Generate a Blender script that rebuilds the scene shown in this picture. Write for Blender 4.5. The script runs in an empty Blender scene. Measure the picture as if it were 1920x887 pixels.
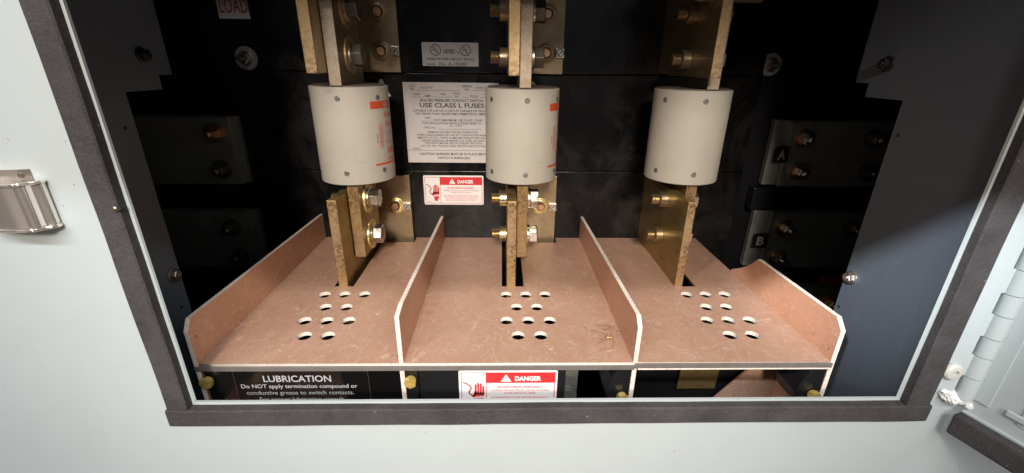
import bpy, bmesh, math, random
from mathutils import Vector, Matrix, noise
random.seed(7)
S = bpy.context.scene
COL = S.collection
PI = math.pi
# ------------------------------------------------------------ camera
cd = bpy.data.cameras.new("camera"); cam = bpy.data.objects.new("camera", cd); COL.objects.link(cam)
cd.sensor_fit = 'HORIZONTAL'; cd.sensor_width = 36; cd.lens = 36*814.57/1920; cd.clip_start = .005; cd.clip_end = 100
pit, yaw, rol = math.radians(21.77990382), math.radians(1.46378214), math.radians(.72829304)
fw = Vector((math.sin(yaw)*math.cos(pit), math.cos(yaw)*math.cos(pit), -math.sin(pit)))
r0 = Vector((math.cos(yaw), -math.sin(yaw), 0)); u0 = r0.cross(fw)
rt = math.cos(rol)*r0 + math.sin(rol)*u0; up = -math.sin(rol)*r0 + math.cos(rol)*u0
cam.matrix_world = Matrix(((rt.x, up.x, -fw.x, -.0062), (rt.y, up.y, -fw.y, -.3031), (rt.z, up.z, -fw.z, .237), (0, 0, 0, 1)))
S.camera = cam
# ------------------------------------------------------------ world and lamps
W = bpy.data.worlds.new("World"); S.world = W; W.use_nodes = True
wn = W.node_tree; bg = wn.nodes['Background']
tc = wn.nodes.new('ShaderNodeTexCoord'); sx = wn.nodes.new('ShaderNodeSeparateXYZ'); cr = wn.nodes.new('ShaderNodeValToRGB'); ma = wn.nodes.new('ShaderNodeMath')
ma.operation = 'MULTIPLY_ADD'; ma.inputs[1].default_value = .5; ma.inputs[2].default_value = .5
wn.links.new(tc.outputs['Generated'], sx.inputs[0]); wn.links.new(sx.outputs['Z'], ma.inputs[0]); wn.links.new(ma.outputs[0], cr.inputs[0]); 
nz = wn.nodes.new('ShaderNodeTexNoise'); nz.inputs['Scale'].default_value = 2.3; nz.inputs['Detail'].default_value = 3
mpn = wn.nodes.new('ShaderNodeMapping'); mpn.inputs['Scale'].default_value = (1, 1, .45); wn.links.new(tc.outputs['Generated'], mpn.inputs[0]); wn.links.new(mpn.outputs[0], nz.inputs['Vector'])
rz = wn.nodes.new('ShaderNodeValToRGB'); rz.color_ramp.elements[0].position = .42; rz.color_ramp.elements[0].color = (.30, .28, .27, 1); rz.color_ramp.elements[1].position = .56; rz.color_ramp.elements[1].color = (1.5, 1.5, 1.5, 1)
wn.links.new(nz.outputs[0], rz.inputs[0]); mz = wn.nodes.new('ShaderNodeMixRGB'); mz.blend_type = 'MULTIPLY'; mz.inputs[0].default_value = 1
wn.links.new(cr.outputs[0], mz.inputs[1]); wn.links.new(rz.outputs[0], mz.inputs[2]); wn.links.new(mz.outputs[0], bg.inputs[0])     # surroundings: patches of light and dark
e = cr.color_ramp.elements
e[0].position = .0; e[0].color = (1.9, 1.6, 1.35, 1); e[1].position = 1; e[1].color = (.85, .95, 1.0, 1)
x = e.new(.25); x.color = (1.0, .85, .7, 1); x = e.new(.42); x.color = (.36, .31, .27, 1); x = e.new(.56); x.color = (.9, .92, .95, 1)
bg.inputs[1].default_value = .25
def lamp(name, loc, aim, size, power, col, spread=180, sizey=None):
    l = bpy.data.lights.new(name, 'AREA'); l.energy = power; l.size = size; l.color = col; l.spread = math.radians(spread)
    if sizey: l.shape = 'RECTANGLE'; l.size_y = sizey
    o = bpy.data.objects.new(name, l); COL.objects.link(o); o.location = loc
    o.rotation_euler = (Vector(aim)-Vector(loc)).to_track_quat('-Z', 'Y').to_euler()
    return o
lamp("daylight_lamp", (.0, -1.52, 1.58), (.03, -.03, .12), 3.4, 71, (.97, .985, 1), 180, .07)      # long and low: a strip of open sky
rl = bpy.data.lights.new("warm_spot", 'SPOT'); rl.energy = 222; rl.color = (1, .89, .77); rl.spot_size = math.radians(28); rl.spot_blend = 1; rl.shadow_soft_size = .16  # spot put in for warm light on the fuses; cone keeps side panels dark
ro = bpy.data.objects.new("warm_spot", rl); COL.objects.link(ro); ro.location = (-.05, -1.75, 1.02)
ro.rotation_euler = (Vector((.0, .12, .10))-Vector(ro.location)).to_track_quat('-Z', 'Y').to_euler()
sl = bpy.data.lights.new("wall_patch_spot", 'SPOT'); sl.energy = 430; sl.color = (.84, .92, 1); sl.spot_size = math.radians(6.6); sl.spot_blend = 1; sl.shadow_soft_size = .035  # added cool spot that makes the bright patch on the right side panel
so = bpy.data.objects.new("wall_patch_spot", sl); COL.objects.link(so); so.location = (-1.3, -1.40, 1.47)
so.rotation_euler = (Vector((.312, .060, .090))-Vector(so.location)).to_track_quat('-Z', 'Y').to_euler()
S.view_settings.view_transform = 'Standard'; S.view_settings.look = 'None'; S.view_settings.exposure = 0; S.view_settings.gamma = 1
S.cycles.max_bounces = 8; S.cycles.diffuse_bounces = 5; S.cycles.glossy_bounces = 4; S.cycles.transparent_max_bounces = 12
# ------------------------------------------------------------ materials
def mat(name, col, rough=.5, metal=0, spec=.5):
    m = bpy.data.materials.new(name); m.use_nodes = True
    b = m.node_tree.nodes['Principled BSDF']
    b.inputs['Base Color'].default_value = (*col, 1); b.inputs['Roughness'].default_value = rough
    b.inputs['Metallic'].default_value = metal; b.inputs['Specular IOR Level'].default_value = spec
    return m, m.node_tree, b
class N:                                     # small node-writing helper
    def __init__(s, t):
        s.t = t; s.tc = t.nodes.new('ShaderNodeTexCoord'); s.co = s.tc.outputs['Object']
    def new(s, k, **kw):
        n = s.t.nodes.new('ShaderNode'+k)
        for a, v in kw.items(): setattr(n, a, v)
        return n
    def put(s, n, i, v):
        if hasattr(v, 'is_output'): s.t.links.new(v, n.inputs[i])
        else: n.inputs[i].default_value = v
    def noise(s, scale, detail=4, rough=.6, dist=0, off=(0, 0, 0), stretch=(1, 1, 1)):
        mp = s.new('Mapping'); s.put(mp, 0, s.co); mp.inputs['Location'].default_value = off; mp.inputs['Scale'].default_value = stretch
        n = s.new('TexNoise'); s.put(n, 'Vector', mp.outputs[0]); n.inputs['Scale'].default_value = scale; n.inputs['Detail'].default_value = detail
        n.inputs['Roughness'].default_value = rough; n.inputs['Distortion'].default_value = dist
        return n.outputs[0]
    def ramp(s, v, *st):
        r = s.new('ValToRGB'); s.put(r, 0, v); e = r.color_ramp.elements
        while len(e) < len(st): e.new(.5)
        for q, (p, c) in zip(e, st):
            q.position = p; q.color = (c, c, c, 1) if not hasattr(c, '__len__') else (*c, 1)
        return r.outputs[0]
    def math(s, op, a, b=0.):
        n = s.new('Math', operation=op); s.put(n, 0, a); s.put(n, 1, b); return n.outputs[0]
    def mix(s, f, a, b, mode='MIX'):
        n = s.new('MixRGB', blend_type=mode); s.put(n, 0, f)
        for i, v in ((1, a), (2, b)):
            s.put(n, i, v if hasattr(v, 'is_output') else (*v, 1))
        return n.outputs[0]
    def bump(s, h, strength, dist, b):
        n = s.new('Bump'); n.inputs['Strength'].default_value = strength; n.inputs['Distance'].default_value = dist
        s.put(n, 'Height', h); s.t.links.new(n.outputs[0], b.inputs['Normal'])
    def hair(s, scale, w, off, rot, stretch=.10):
        mp = s.new('Mapping'); s.put(mp, 0, s.co); mp.inputs['Rotation'].default_value = rot
        mp2 = s.new('Mapping'); s.put(mp2, 0, mp.outputs[0]); mp2.inputs['Location'].default_value = off; mp2.inputs['Scale'].default_value = (1, stretch, 1)
        n = s.new('TexNoise'); s.put(n, 'Vector', mp2.outputs[0]); n.inputs['Scale'].default_value = scale; n.inputs['Detail'].default_value = .6; n.inputs['Distortion'].default_value = .45
        a = s.math('ABSOLUTE', s.math('SUBTRACT', n.outputs[0], .5))
        return s.ramp(a, (0, 1.), (w, 0.))
    def line(s, scale, w, off, dist=.4, detail=1.0):
        n = s.noise(scale, detail, .5, dist, off)
        a = s.math('ABSOLUTE', s.math('SUBTRACT', n, .5))
        return s.ramp(a, (0, 1.), (w, 0.))
M = {}
def m_paint(key, col, rough, specks=.0):
    m, t, b = mat(key, col, rough); n = N(t)
    v = n.noise(6, 4, .6, .4)
    c = n.mix(n.ramp(v, (.35, 0.), (.7, 1.)), col, tuple(x*.92 for x in col))
    scr = n.math('MULTIPLY', n.line(9, .0012, (3, 8, 1), 1.5, 2), n.ramp(n.noise(12, 2, .5, 0, (6, 2, 2)), (.58, 0.), (.64, .35)))
    c = n.mix(n.math('MULTIPLY', scr, specks), c, (.34, .35, .34))
    sm = n.math('MULTIPLY', n.ramp(n.noise(21, 6, .75, 1., (2, 2, 5), (1, 1, .5)), (.56, 0.), (.75, 1.)), .22*specks)
    c = n.mix(sm, c, (.36, .35, .32))
    sp = n.ramp(n.noise(240, 1, .5, 0, (3, 1, 2)), (.755, 0.), (.775, 1.))
    spm = n.math('MULTIPLY', sp, n.ramp(n.noise(18, 2, .5, 0, (7, 7, 7)), (.52, 0.), (.62, 1.)))
    c = n.mix(n.math('MULTIPLY', spm, specks), c, (.25, .2, .15))
    n.put(b, 'Base Color', c); n.put(b, 'Roughness', n.ramp(v, (.3, rough-.06), (.7, rough+.14)))
    n.bump(n.noise(420, 2, .5), .12, .0006, b)
    M[key] = m
m_paint('pale_paint', (.455, .497, .497), .36, .7)
m_paint('dark_paint', (.078, .091, .110), .48, .45)
def m_gasket():
    m, t, b = mat('foam_gasket', (.05, .04, .043), .95, 0, .2); n = N(t)
    g = n.noise(900, 3, .7); d = n.noise(35, 5, .7)
    c = n.mix(n.ramp(d, (.35, 0.), (.75, 1.)), (.034, .0305, .032), (.076, .069, .070))
    c = n.mix(n.ramp(g, (.35, 0.), (.75, .55)), c, (.10, .088, .087))
    fl = n.math('MULTIPLY', n.ramp(n.noise(330, 1, .5, 0, (4, 2, 1)), (.76, 0.), (.79, 1.)), .4)
    c = n.mix(fl, c, (.42, .38, .36))
    n.put(b, 'Base Color', c); n.bump(n.noise(600, 4, .7), .7, .0015, b); M['gasket'] = m
m_gasket()
def m_gpo(key, ca, cb, dusty, off):
    m, t, b = mat('glass_polyester', (.4, .22, .15), .45); n = N(t)
    base = n.mix(n.ramp(n.noise(11, 5, .65, 0, off), (.3, 0.), (.7, 1.)), ca, cb)
    base = n.mix(n.math('MULTIPLY', n.ramp(n.noise(120, 5, .7), (.35, 0.), (.7, 1.)), .3), base, (.34, .17, .11))
    fib = None
    for i, (sc, w, rot) in enumerate(((80, .0060, (0, 0, .35)), (120, .0085, (.2, 0, 1.25)), (90, .0065, (0, .3, 2.1)), (140, .0095, (.9, 0, .1)), (100, .0072, (-.8, .2, 0)), (130, .009, (2.0, .1, .4)), (85, .0062, (.1, 0, 2.75)))):
        msk = n.ramp(n.noise(40+9*i, 3, .6, .3, (9+i*3, i, 2)), (.48, 0.), (.68, 1.))
        l = n.math('MULTIPLY', n.hair(sc, w, (i*5.1, i*2.7, i*1.3), rot), msk)
        fib = l if fib is None else n.math('MAXIMUM', fib, l)
    for i, (sc, w) in enumerate(((38, .0055), (62, .0085))):
        msk = n.ramp(n.noise(20+9*i, 3, .6, 0, (1+i*3, i, 7)), (.52, 0.), (.66, .7))
        fib = n.math('MAXIMUM', fib, n.math('MULTIPLY', n.line(sc, w, (i*5.1, i*2.7, i*1.3)), msk))
    c = n.mix(n.math('MULTIPLY', fib, .75), base, (.84, .64, .50))
    dk = n.math('MULTIPLY', n.line(37, .008, (31, 3, 8)), n.ramp(n.noise(22, 2, .5, 0, (2, 2, 9)), (.5, 0.), (.65, .5)))
    c = n.mix(dk, c, (.22, .11, .075))
    sp = n.ramp(n.noise(210, 1, .5, 0, (1, 4, 6)), (.765, 0.), (.785, .7))
    c = n.mix(sp, c, (.14, .07, .045))
    dust = n.math('MULTIPLY', n.ramp(n.noise(55, 5, .75, .6, (5, 1, 0)), (.45, 0.), (.75, 1.)), dusty)
    c = n.mix(dust, c, (.55, .42, .35))
    n.put(b, 'Base Color', c); n.put(b, 'Roughness', n.ramp(fib, (0, .42), (1, .6)))
    n.bump(n.math('ADD', fib, n.noise(300, 3)), .15, .0004, b); M[key] = m
    m, t, b = mat('glass_polyester_edge', (.7, .58, .5), .7); n = N(t)
    c = n.mix(n.ramp(n.noise(380, 4, .7), (.3, 0.), (.5, 1.)), (.52, .40, .34), (.75, .66, .58))
    n.put(b, 'Base Color', c); n.bump(n.noise(500, 3), .5, .0006, b); M['gpo_edge'] = m
m_gpo('gpo', (.40, .230, .156), (.46, .28, .198), .22, (0, 0, 0))  # floor tone: fainter light from above put into the colour, plus dust
m_gpo('gpo_side_lit', (.57, .275, .16), (.64, .335, .205), .05, (6, 2, 4))  # same sheet made brighter: stronger side light put into the divider colour
def m_metal(key, c1, c2, c3, rough, worn=False, metal=.92):
    m, t, b = mat(key, c1, rough, metal); n = N(t)
    c = n.mix(n.ramp(n.noise(28, 5, .65), (.35, 0.), (.68, 1.)), c1, c2)
    c = n.mix(n.math('MULTIPLY', n.ramp(n.noise(75, 6, .75, .5, (3, 3, 1)), (.5, 0.), (.72, 1.)), .8), c, c3)
    if worn:
        where = n.ramp(n.noise(16, 3, .6, 0, (4, 9, 2)), (.42, .12), (.62, 1.))
        pit = n.math('MULTIPLY', n.ramp(n.noise(330, 5, .75), (.47, 0.), (.57, 1.)), where)
        pale = n.math('MULTIPLY', n.ramp(n.noise(13, 3, .6, 0, (1, 5, 7)), (.5, 0.), (.68, .75)), where)
        c = n.mix(pale, c, (.66, .50, .40))
        c = n.mix(n.math('MULTIPLY', pit, .8), c, tuple(x*.38 for x in c3))
        n.bump(n.noise(300, 3, .6), .4, .0004, b)
    else:
        n.bump(n.noise(700, 3, .6, 0, (0, 0, 0), (1, 1, .15)), .12, .0003, b)
    n.put(b, 'Base Color', c); n.put(b, 'Roughness', n.ramp(n.noise(45, 4, .7, 0, (8, 8, 8)), (.3, rough-.08), (.75, rough+.2)))
    M[key] = m
m_metal('tinned_copper', (.34, .255, .155), (.39, .30, .19), (.27, .15, .055), .34, False, .78)
m_metal('tinned_edge', (.46, .295, .13), (.50, .36, .20), (.31, .16, .055), .48, True, .75)
m_metal('blade_copper', (.28, .22, .155), (.35, .28, .20), (.32, .19, .08), .42)
m_metal('blade_edge', (.44, .36, .27), (.52, .44, .35), (.36, .22, .10), .5, True, .7)
m_metal('brassy_copper', (.37, .255, .085), (.42, .31, .13), (.20, .11, .032), .34, False, .72)
m_metal('lower_edge', (.40, .26, .115), (.46, .33, .17), (.27, .14, .048), .48, True, .75)
m_metal('stud_brass', (.56, .45, .26), (.64, .54, .34), (.42, .30, .14), .28, False, .95)
m_metal('yellow_zinc', (.80, .60, .22), (.88, .72, .34), (.66, .44, .16), .22, False, .85)
m_metal('bright_zinc', (.72, .68, .6), (.8, .78, .74), (.6, .5, .36), .22, False, 1)
m_metal('dark_bolt', (.20, .175, .15), (.27, .235, .19), (.16, .12, .08), .36, False, .9)
m_metal('grey_bar', (.30, .295, .27), (.36, .35, .32), (.22, .21, .185), .45, False, .6)
m_metal('copper_stud', (.62, .36, .2), (.7, .45, .28), (.45, .24, .12), .35, False, 1)
m_metal('chrome', (.84, .77, .70), (.86, .81, .76), (.80, .68, .58), .16, False, .72)
def m_black():
    m, t, b = mat('black_moulding', (.008, .008, .009), .2, 0, .3); n = N(t)
    sm = n.ramp(n.noise(13, 6, .7, .8, (2, 0, 0), (1, 1, .6)), (.47, 0.), (.63, 1.))
    c = n.mix(n.math('MULTIPLY', sm, .5), (.004, .004, .0045), (.034, .030, .027))
    n.put(b, 'Base Color', c); n.put(b, 'Roughness', n.ramp(n.noise(22, 5, .65), (.3, .12), (.72, .34)))
    n.bump(n.noise(9, 2), .15, .004, b); M['black'] = m
    m, t, b = mat('black_liner', (.005, .005, .006), .45, 0, .3); M['liner'] = m
    m, t, b = mat('black_plastic', (.010, .010, .011), .3, 0, .5); n = N(t)
    n.bump(n.noise(200, 3), .2, .0005, b); M['plastic'] = m
m_black()
def m_fuse():
    m, t, b = mat('fuse_tube', (.55, .49, .40), .55, 0, .4); n = N(t)
    c = n.mix(n.ramp(n.noise(20, 6, .7), (.35, 0.), (.7, 1.)), (.44, .41, .352), (.385, .352, .296))
    c = n.mix(n.math('MULTIPLY', n.ramp(n.noise(150, 4, .7, 0, (0, 4, 4), (1, 1, .4)), (.42, 0.), (.7, 1.)), .35), c, (.46, .40, .32))
    st = n.math('MULTIPLY', n.ramp(n.noise(34, 5, .75, 1.2, (6, 1, 3)), (.60, 0.), (.74, 1.)), .5)
    c = n.mix(st, c, (.36, .30, .22))
    sc = n.math('MULTIPLY', n.line(16, .0022, (12, 5, 2), 1.2, 2), n.ramp(n.noise(24, 1, .5, 0, (5, 5, 5)), (.56, 0.), (.6, .6)))
    c = n.mix(sc, c, (.25, .2, .15))
    n.put(b, 'Base Color', c); n.bump(n.noise(350, 3), .15, .0003, b); M['fuse'] = m
    M['fuse_end'] = mat('fuse_end', (.12, .09, .075), .7)[0]
    m, t, b = mat('pin_steel', (.33, .32, .30), .45, .7); n = N(t)
    n.put(b, 'Base Color', n.mix(n.ramp(n.noise(700, 2), (.4, 0.), (.6, 1.)), (.13, .125, .12), (.36, .35, .33))); M['pin'] = m
m_fuse()
def plain(key, col, rough=.5, metal=0, var=.1, sc=60):
    m, t, b = mat(key, col, rough, metal); n = N(t)
    n.put(b, 'Base Color', n.mix(n.ramp(n.noise(sc, 4, .65), (.35, 0.), (.7, 1.)), col, tuple(x*(1-var) for x in col))); M[key] = m
plain('label_paper', (.56, .525, .51), .42, 0, .08, 40)
plain('white_vinyl', (.78, .76, .75), .35, 0, .05, 40)
plain('letter_white', (.62, .61, .60), .5, 0, .15, 200)
plain('sticker_letter', (.40, .38, .35), .5, 0, .2, 300)
plain('ink_black', (.03, .027, .026), .5, 0, .3, 500)
plain('ink_red', (.62, .03, .035), .4, 0, .08, 90)
plain('ink_orange', (.60, .075, .03), .5, 0, .25, 250)
plain('load_red', (.36, .05, .05), .5, 0, .2)
plain('brass', (.80, .58, .17), .24, .55, .25, 200)
m_, t_, b_ = mat('chrome_plate', (.95, .86, .78), .10, .88); M['chrome_plate'] = m_
plain('film_edge', (.11, .105, .10), .4)
plain('ink_silver', (.40, .395, .41), .45, 0, .12, 300)
plain('strip_grey', (.155, .135, .125), .6, 0, .2)
plain('caulk', (.80, .78, .75), .55, 0, .15, 300)
plain('rubber', (.55, .54, .48), .6, 0, .12)
plain('spider', (.20, .11, .045), .6)
plain('spider_body', (.52, .36, .17), .5)
plain('red_bar', (.30, .03, .02), .5)
def m_clear(key, col, alpha, rough=.06):
    m, t, b = mat(key, col, rough); b.inputs['Alpha'].default_value = alpha; M[key] = m
m_clear('clear_sheet', (.012, .011, .011), .25)
m_clear('clear_washer', (.75, .75, .78), .38, .12)
m_clear('label_film', (.010, .009, .009), .35, .15)
M['lettering_hole'] = mat('hole_dark', (.01, .01, .01), .8)[0]
# ------------------------------------------------------------ builders
def tag(o, label, cat, group=None):
    o['label'] = label; o['category'] = cat
    if group: o['group'] = group
    return o
def thing(name, label, cat, loc=(0, 0, 0), group=None):
    o = bpy.data.objects.new(name, None); COL.objects.link(o); o.location = loc; o.empty_display_size = .02
    return tag(o, label, cat, group)
class MB:
    def __init__(s): s.b = bmesh.new(); s.mi = 0
    def face(s, pts):
        f = s.b.faces.new([s.b.verts.new(p) for p in pts]); f.material_index = s.mi; return f
    def box(s, x0, x1, y0, y1, z0, z1):
        v = [s.b.verts.new((x, y, z)) for x in (x0, x1) for y in (y0, y1) for z in (z0, z1)]
        for q in ((0, 1, 3, 2), (4, 6, 7, 5), (0, 4, 5, 1), (2, 3, 7, 6), (0, 2, 6, 4), (1, 5, 7, 3)):
            f = s.b.faces.new([v[i] for i in q]); f.material_index = s.mi
        return s
    def prism(s, pts, d, a, b):              # polygon pts extruded along axis d from a to b
        def P(p, t):
            return {'x': (t, p[0], p[1]), 'y': (p[0], t, p[1]), 'z': (p[0], p[1], t)}[d]
        A = [s.b.verts.new(P(p, a)) for p in pts]; B = [s.b.verts.new(P(p, b)) for p in pts]; n = len(pts)
        for l in (A, B): s.b.faces.new(l).material_index = s.mi
        for i in range(n): s.b.faces.new((A[i], A[(i+1) % n], B[(i+1) % n], B[i])).material_index = s.mi
        return s
    def lathe(s, p, ax, prof, n=32, ph=0, smooth=True, cap=True):   # prof = [(t, r)...] along ax from p
        p = Vector(p); ax = Vector(ax).normalized(); q = ax.orthogonal().normalized()
        if abs(ax.z) < .9: q = Vector((0, 0, 1))
        else: q = Vector((0, -1, 0))
        w = ax.cross(q); R = []
        for t, r in prof:
            R.append([s.b.verts.new(p+ax*t+(q*math.cos(ph+2*PI*i/n)+w*math.sin(ph+2*PI*i/n))*r) for i in range(n)])
        for a, b in zip(R, R[1:]):
            for i in range(n):
                f = s.b.faces.new((a[i], a[(i+1) % n], b[(i+1) % n], b[i])); f.smooth = smooth; f.material_index = s.mi
        if cap:
            for l in (R[0], R[-1]): s.b.faces.new(l).material_index = s.mi
        return s
    def cyl(s, p, ax, L, r, n=32, c=0, **k):
        if c: return s.lathe(p, ax, [(0, r-c), (c, r), (L-c, r), (L, r-c)], n, **k)
        return s.lathe(p, ax, [(0, r), (L, r)], n, **k)
    def hexa(s, p, ax, L, r, ph=0, c=0):
        return s.lathe(p, ax, [(0, r), (L-c, r), (L, r-c)] if c else [(0, r), (L, r)], 6, ph, False)
    def thread(s, p, ax, L, r, pitch=.0016, n=24):
        pr = []; t = 0
        while t < L-.001: pr += [(t, r*.88), (t+pitch*.5, r)]; t += pitch
        return s.lathe(p, ax, pr+[(L-.0006, r*.88), (L, r*.72)], n)
    def tube(s, pts, r, n=6):
        pts = [Vector(p) for p in pts]; R = []
        for i, p in enumerate(pts):
            d = (pts[min(i+1, len(pts)-1)]-pts[max(i-1, 0)]).normalized(); q = d.orthogonal().normalized(); w = d.cross(q)
            rr = r[i] if hasattr(r, '__len__') else r
            R.append([s.b.verts.new(p+(q*math.cos(2*PI*k/n)+w*math.sin(2*PI*k/n))*rr) for k in range(n)])
        for a, b in zip(R, R[1:]):
            best = min(range(n), key=lambda o: sum((a[k].co-b[(k+o) % n].co).length for k in range(n)))
            for k in range(n):
                f = s.b.faces.new((a[k], a[(k+1) % n], b[(k+1+best) % n], b[(k+best) % n])); f.smooth = True; f.material_index = s.mi
        for l in (R[0], R[-1]): s.b.faces.new(l).material_index = s.mi
        return s
    def front(s, i):                          # faces looking at the opening get material slot i
        bmesh.ops.recalc_face_normals(s.b, faces=s.b.faces); s.b.normal_update()
        for f in s.b.faces:
            if f.normal.y < -.85: f.material_index = i
        return s
    def build(s, name, mats, parent=None, bevel=0, seg=2):
        bmesh.ops.recalc_face_normals(s.b, faces=s.b.faces)
        for e in s.b.edges:
            if e.calc_face_angle(0) > .6: e.smooth = False
        m = bpy.data.meshes.new(name); s.b.to_mesh(m); s.b.free()
        for k in ([mats] if isinstance(mats, str) else mats): m.materials.append(M[k])
        o = bpy.data.objects.new(name, m); COL.objects.link(o)
        if parent:
            o.parent = parent; w = Vector(parent.location); q = parent.parent
            while q: w += Vector(q.location); q = q.parent
            m.transform(Matrix.Translation(-w))      # meshes are written in world metres; keep them there
        if bevel:
            bv = o.modifiers.new('bevel', 'BEVEL'); bv.width = bevel; bv.segments = seg; bv.limit_method = 'ANGLE'; bv.angle_limit = math.radians(50); bv.harden_normals = False
        return o
def sheet(outer, holes, th):                  # flat sheet with holes as a mesh in XY, top at z = 0
    c = bpy.data.curves.new('s', 'CURVE'); c.dimensions = '2D'; c.fill_mode = 'BOTH'; c.extrude = th/2
    for pts in [outer]+holes:
        sp = c.splines.new('POLY'); sp.points.add(len(pts)-1); sp.use_cyclic_u = True
        for p, q in zip(sp.points, pts): p.co = (q[0], q[1], 0, 1)
    o = bpy.data.objects.new('s', c); COL.objects.link(o); dg = bpy.context.evaluated_depsgraph_get()
    m = bpy.data.meshes.new_from_object(o.evaluated_get(dg)); bpy.data.objects.remove(o); bpy.data.curves.remove(c)
    m.transform(Matrix.Translation((0, 0, -th/2))); return m
def glyphs(s, bold=0, shear=0, space=1):      # text outline as (verts, faces) + cap height, in font units
    c = bpy.data.curves.new('t', 'FONT'); c.body = s; c.size = 1; c.offset = bold; c.shear = shear; c.resolution_u = 3; c.space_character = space
    o = bpy.data.objects.new('t', c); COL.objects.link(o); dg = bpy.context.evaluated_depsgraph_get()
    m = bpy.data.meshes.new_from_object(o.evaluated_get(dg)); bpy.data.objects.remove(o); bpy.data.curves.remove(c)
    v = [tuple(x.co[:2]) for x in m.vertices]; f = [tuple(p.vertices) for p in m.polygons]; bpy.data.meshes.remove(m); return v, f
CAP = .729
_cv, _cf = glyphs('H'); CAP = max(y for x, y in _cv)-min(y for x, y in _cv)
class Ink:                                    # collects lettering on a wall plane facing the opening (x, z)
    def __init__(s, y): s.y = y; s.v = []; s.f = []
    def text(s, t, x0, x1, z, h, bold=0, shear=0, rot=0):
        v, f = glyphs(t, bold, shear)
        if not v: return
        a, b = min(p[0] for p in v), max(p[0] for p in v); k = len(s.v)
        for px, pz in v:
            u = (px-a)/(b-a)*(x1-x0); w = pz/CAP*h
            if rot: s.v.append((x0-w, s.y, z+u))
            else: s.v.append((x0+u, s.y, z+w))
        s.f += [tuple(i+k for i in q) for q in f]
    def poly(s, pts):
        k = len(s.v); s.v += [(p[0], s.y, p[1]) for p in pts]; s.f.append(tuple(range(k, k+len(pts))))
    def rect(s, x0, x1, z0, z1): s.poly([(x0, z0), (x1, z0), (x1, z1), (x0, z1)])
    def bar(s, x0, z0, x1, z1, w):
        d = Vector((x1-x0, z1-z0)).normalized()*w/2; n = Vector((-d.y, d.x)); pts = []
        for c, sg in (((x1, z1), 1), ((x0, z0), -1)):
            for k in range(7):
                a = -PI/2+PI*k/6; q = sg*(d*math.cos(a)+n*math.sin(a)); pts.append((c[0]+q.x, c[1]+q.y))
        s.poly(pts)
    def ring(s, x, z, r0, r1, n=40):
        for i in range(n):
            a, b = 2*PI*i/n, 2*PI*(i+1)/n
            s.poly([(x+r0*math.cos(a), z+r0*math.sin(a)), (x+r1*math.cos(a), z+r1*math.sin(a)), (x+r1*math.cos(b), z+r1*math.sin(b)), (x+r0*math.cos(b), z+r0*math.sin(b))])
    def build(s, name, m, parent):
        w = Vector(parent.location)
        me = bpy.data.meshes.new(name); me.from_pydata([tuple(Vector(p)-w) for p in s.v], [], s.f); me.materials.append(M[m])
        o = bpy.data.objects.new(name, me); COL.objects.link(o); o.parent = parent
        return o
def rrect(x0, x1, z0, z1, r, n=5):
    p = []
    for cx, cz, a in ((x1-r, z1-r, 0), (x0+r, z1-r, 90), (x0+r, z0+r, 180), (x1-r, z0+r, 270)):
        for k in range(n+1):
            t = math.radians(a+90*k/n); p.append((cx+r*math.cos(t), cz+r*math.sin(t)))
    return p

# ------------------------------------------------------------ cabinet
cab = thing('cabinet', 'pale grey painted cabinet front with a square opening edged in dark foam gasket, black inside', 'cabinet')
OX0, OX1, OZ0, OZ1 = -.2462, .3170, -.0128, .52            # the opening
m = sheet([(-1.1, -.75), (1.1, -.75), (1.1, 1.0), (-1.1, 1.0)], [[(OX0, OZ0), (OX1, OZ0), (OX1, OZ1), (OX0, OZ1)]], .0020)
m.transform(Matrix.Rotation(PI/2, 4, 'X')); m.transform(Matrix.Translation((0, -.03, 0)))
m.materials.append(M['pale_paint']); o = bpy.data.objects.new('front_panel', m); COL.objects.link(o); o.parent = cab
def strip(x0, x1, z0, z1, wob, seed):                       # a foam strip with slightly wavering sides
    b = MB(); L = max(x1-x0, z1-z0); n = int(L/.012); vert = (z1-z0) > (x1-x0); rings = []
    for i in range(n+1):
        t = i/n; k = [noise.noise(Vector((t*L*18, seed+j*3.3, 0)))*wob for j in range(3)]
        if vert:
            z = z0+(z1-z0)*t; a, c = x0+k[0], x1+k[1]
            R = [(a, -.0301, z), (a, -.0362+k[2], z), (a+.0012, -.0371+k[2], z), (c-.0012, -.0371+k[2], z), (c, -.0362+k[2], z), (c, -.0301, z)]
        else:
            xx = x0+(x1-x0)*t; a, c = z0+k[0], z1+k[1]
            R = [(xx, -.0301, a), (xx, -.0362+k[2], a), (xx, -.0371+k[2], a+.0012), (xx, -.0371+k[2], c-.0012), (xx, -.0362+k[2], c), (xx, -.0301, c)]
        rings.append([b.b.verts.new(p) for p in R])
    for p, q in zip(rings, rings[1:]):
        for j in range(5): b.b.faces.new((p[j], p[j+1], q[j+1], q[j])).smooth = True
    b.b.faces.new(rings[0]); b.b.faces.new(rings[-1])
    return b
strip(-.2638, -.2480, -.0142, OZ1+.03, .0005, 1).build('gasket', 'gasket', cab)
strip(.3188, .3375, -.0138, OZ1+.03, .0005, 2).build('gasket', 'gasket', cab)
strip(-.2653, .3403, -.0312, -.0150, .0005, 3).build('gasket', 'gasket', cab)
strip(-.2638, .3375, OZ1+.0042, OZ1+.022, .0005, 4).build('gasket', 'gasket', cab)
# added panel, out of view: blocks light to cast the slanted wall shadow
blocker = thing('light_blocker', 'unseen pale grey panel added above the opening to shade the side panels', 'added panel', (.06, -.03, .56))
MB().prism([(-.031, .556), (-.031, .562), (-.336, .4485), (-.333, .4425)], 'x', -.20, .352).build('flat_sheet', 'pale_paint', blocker)
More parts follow.
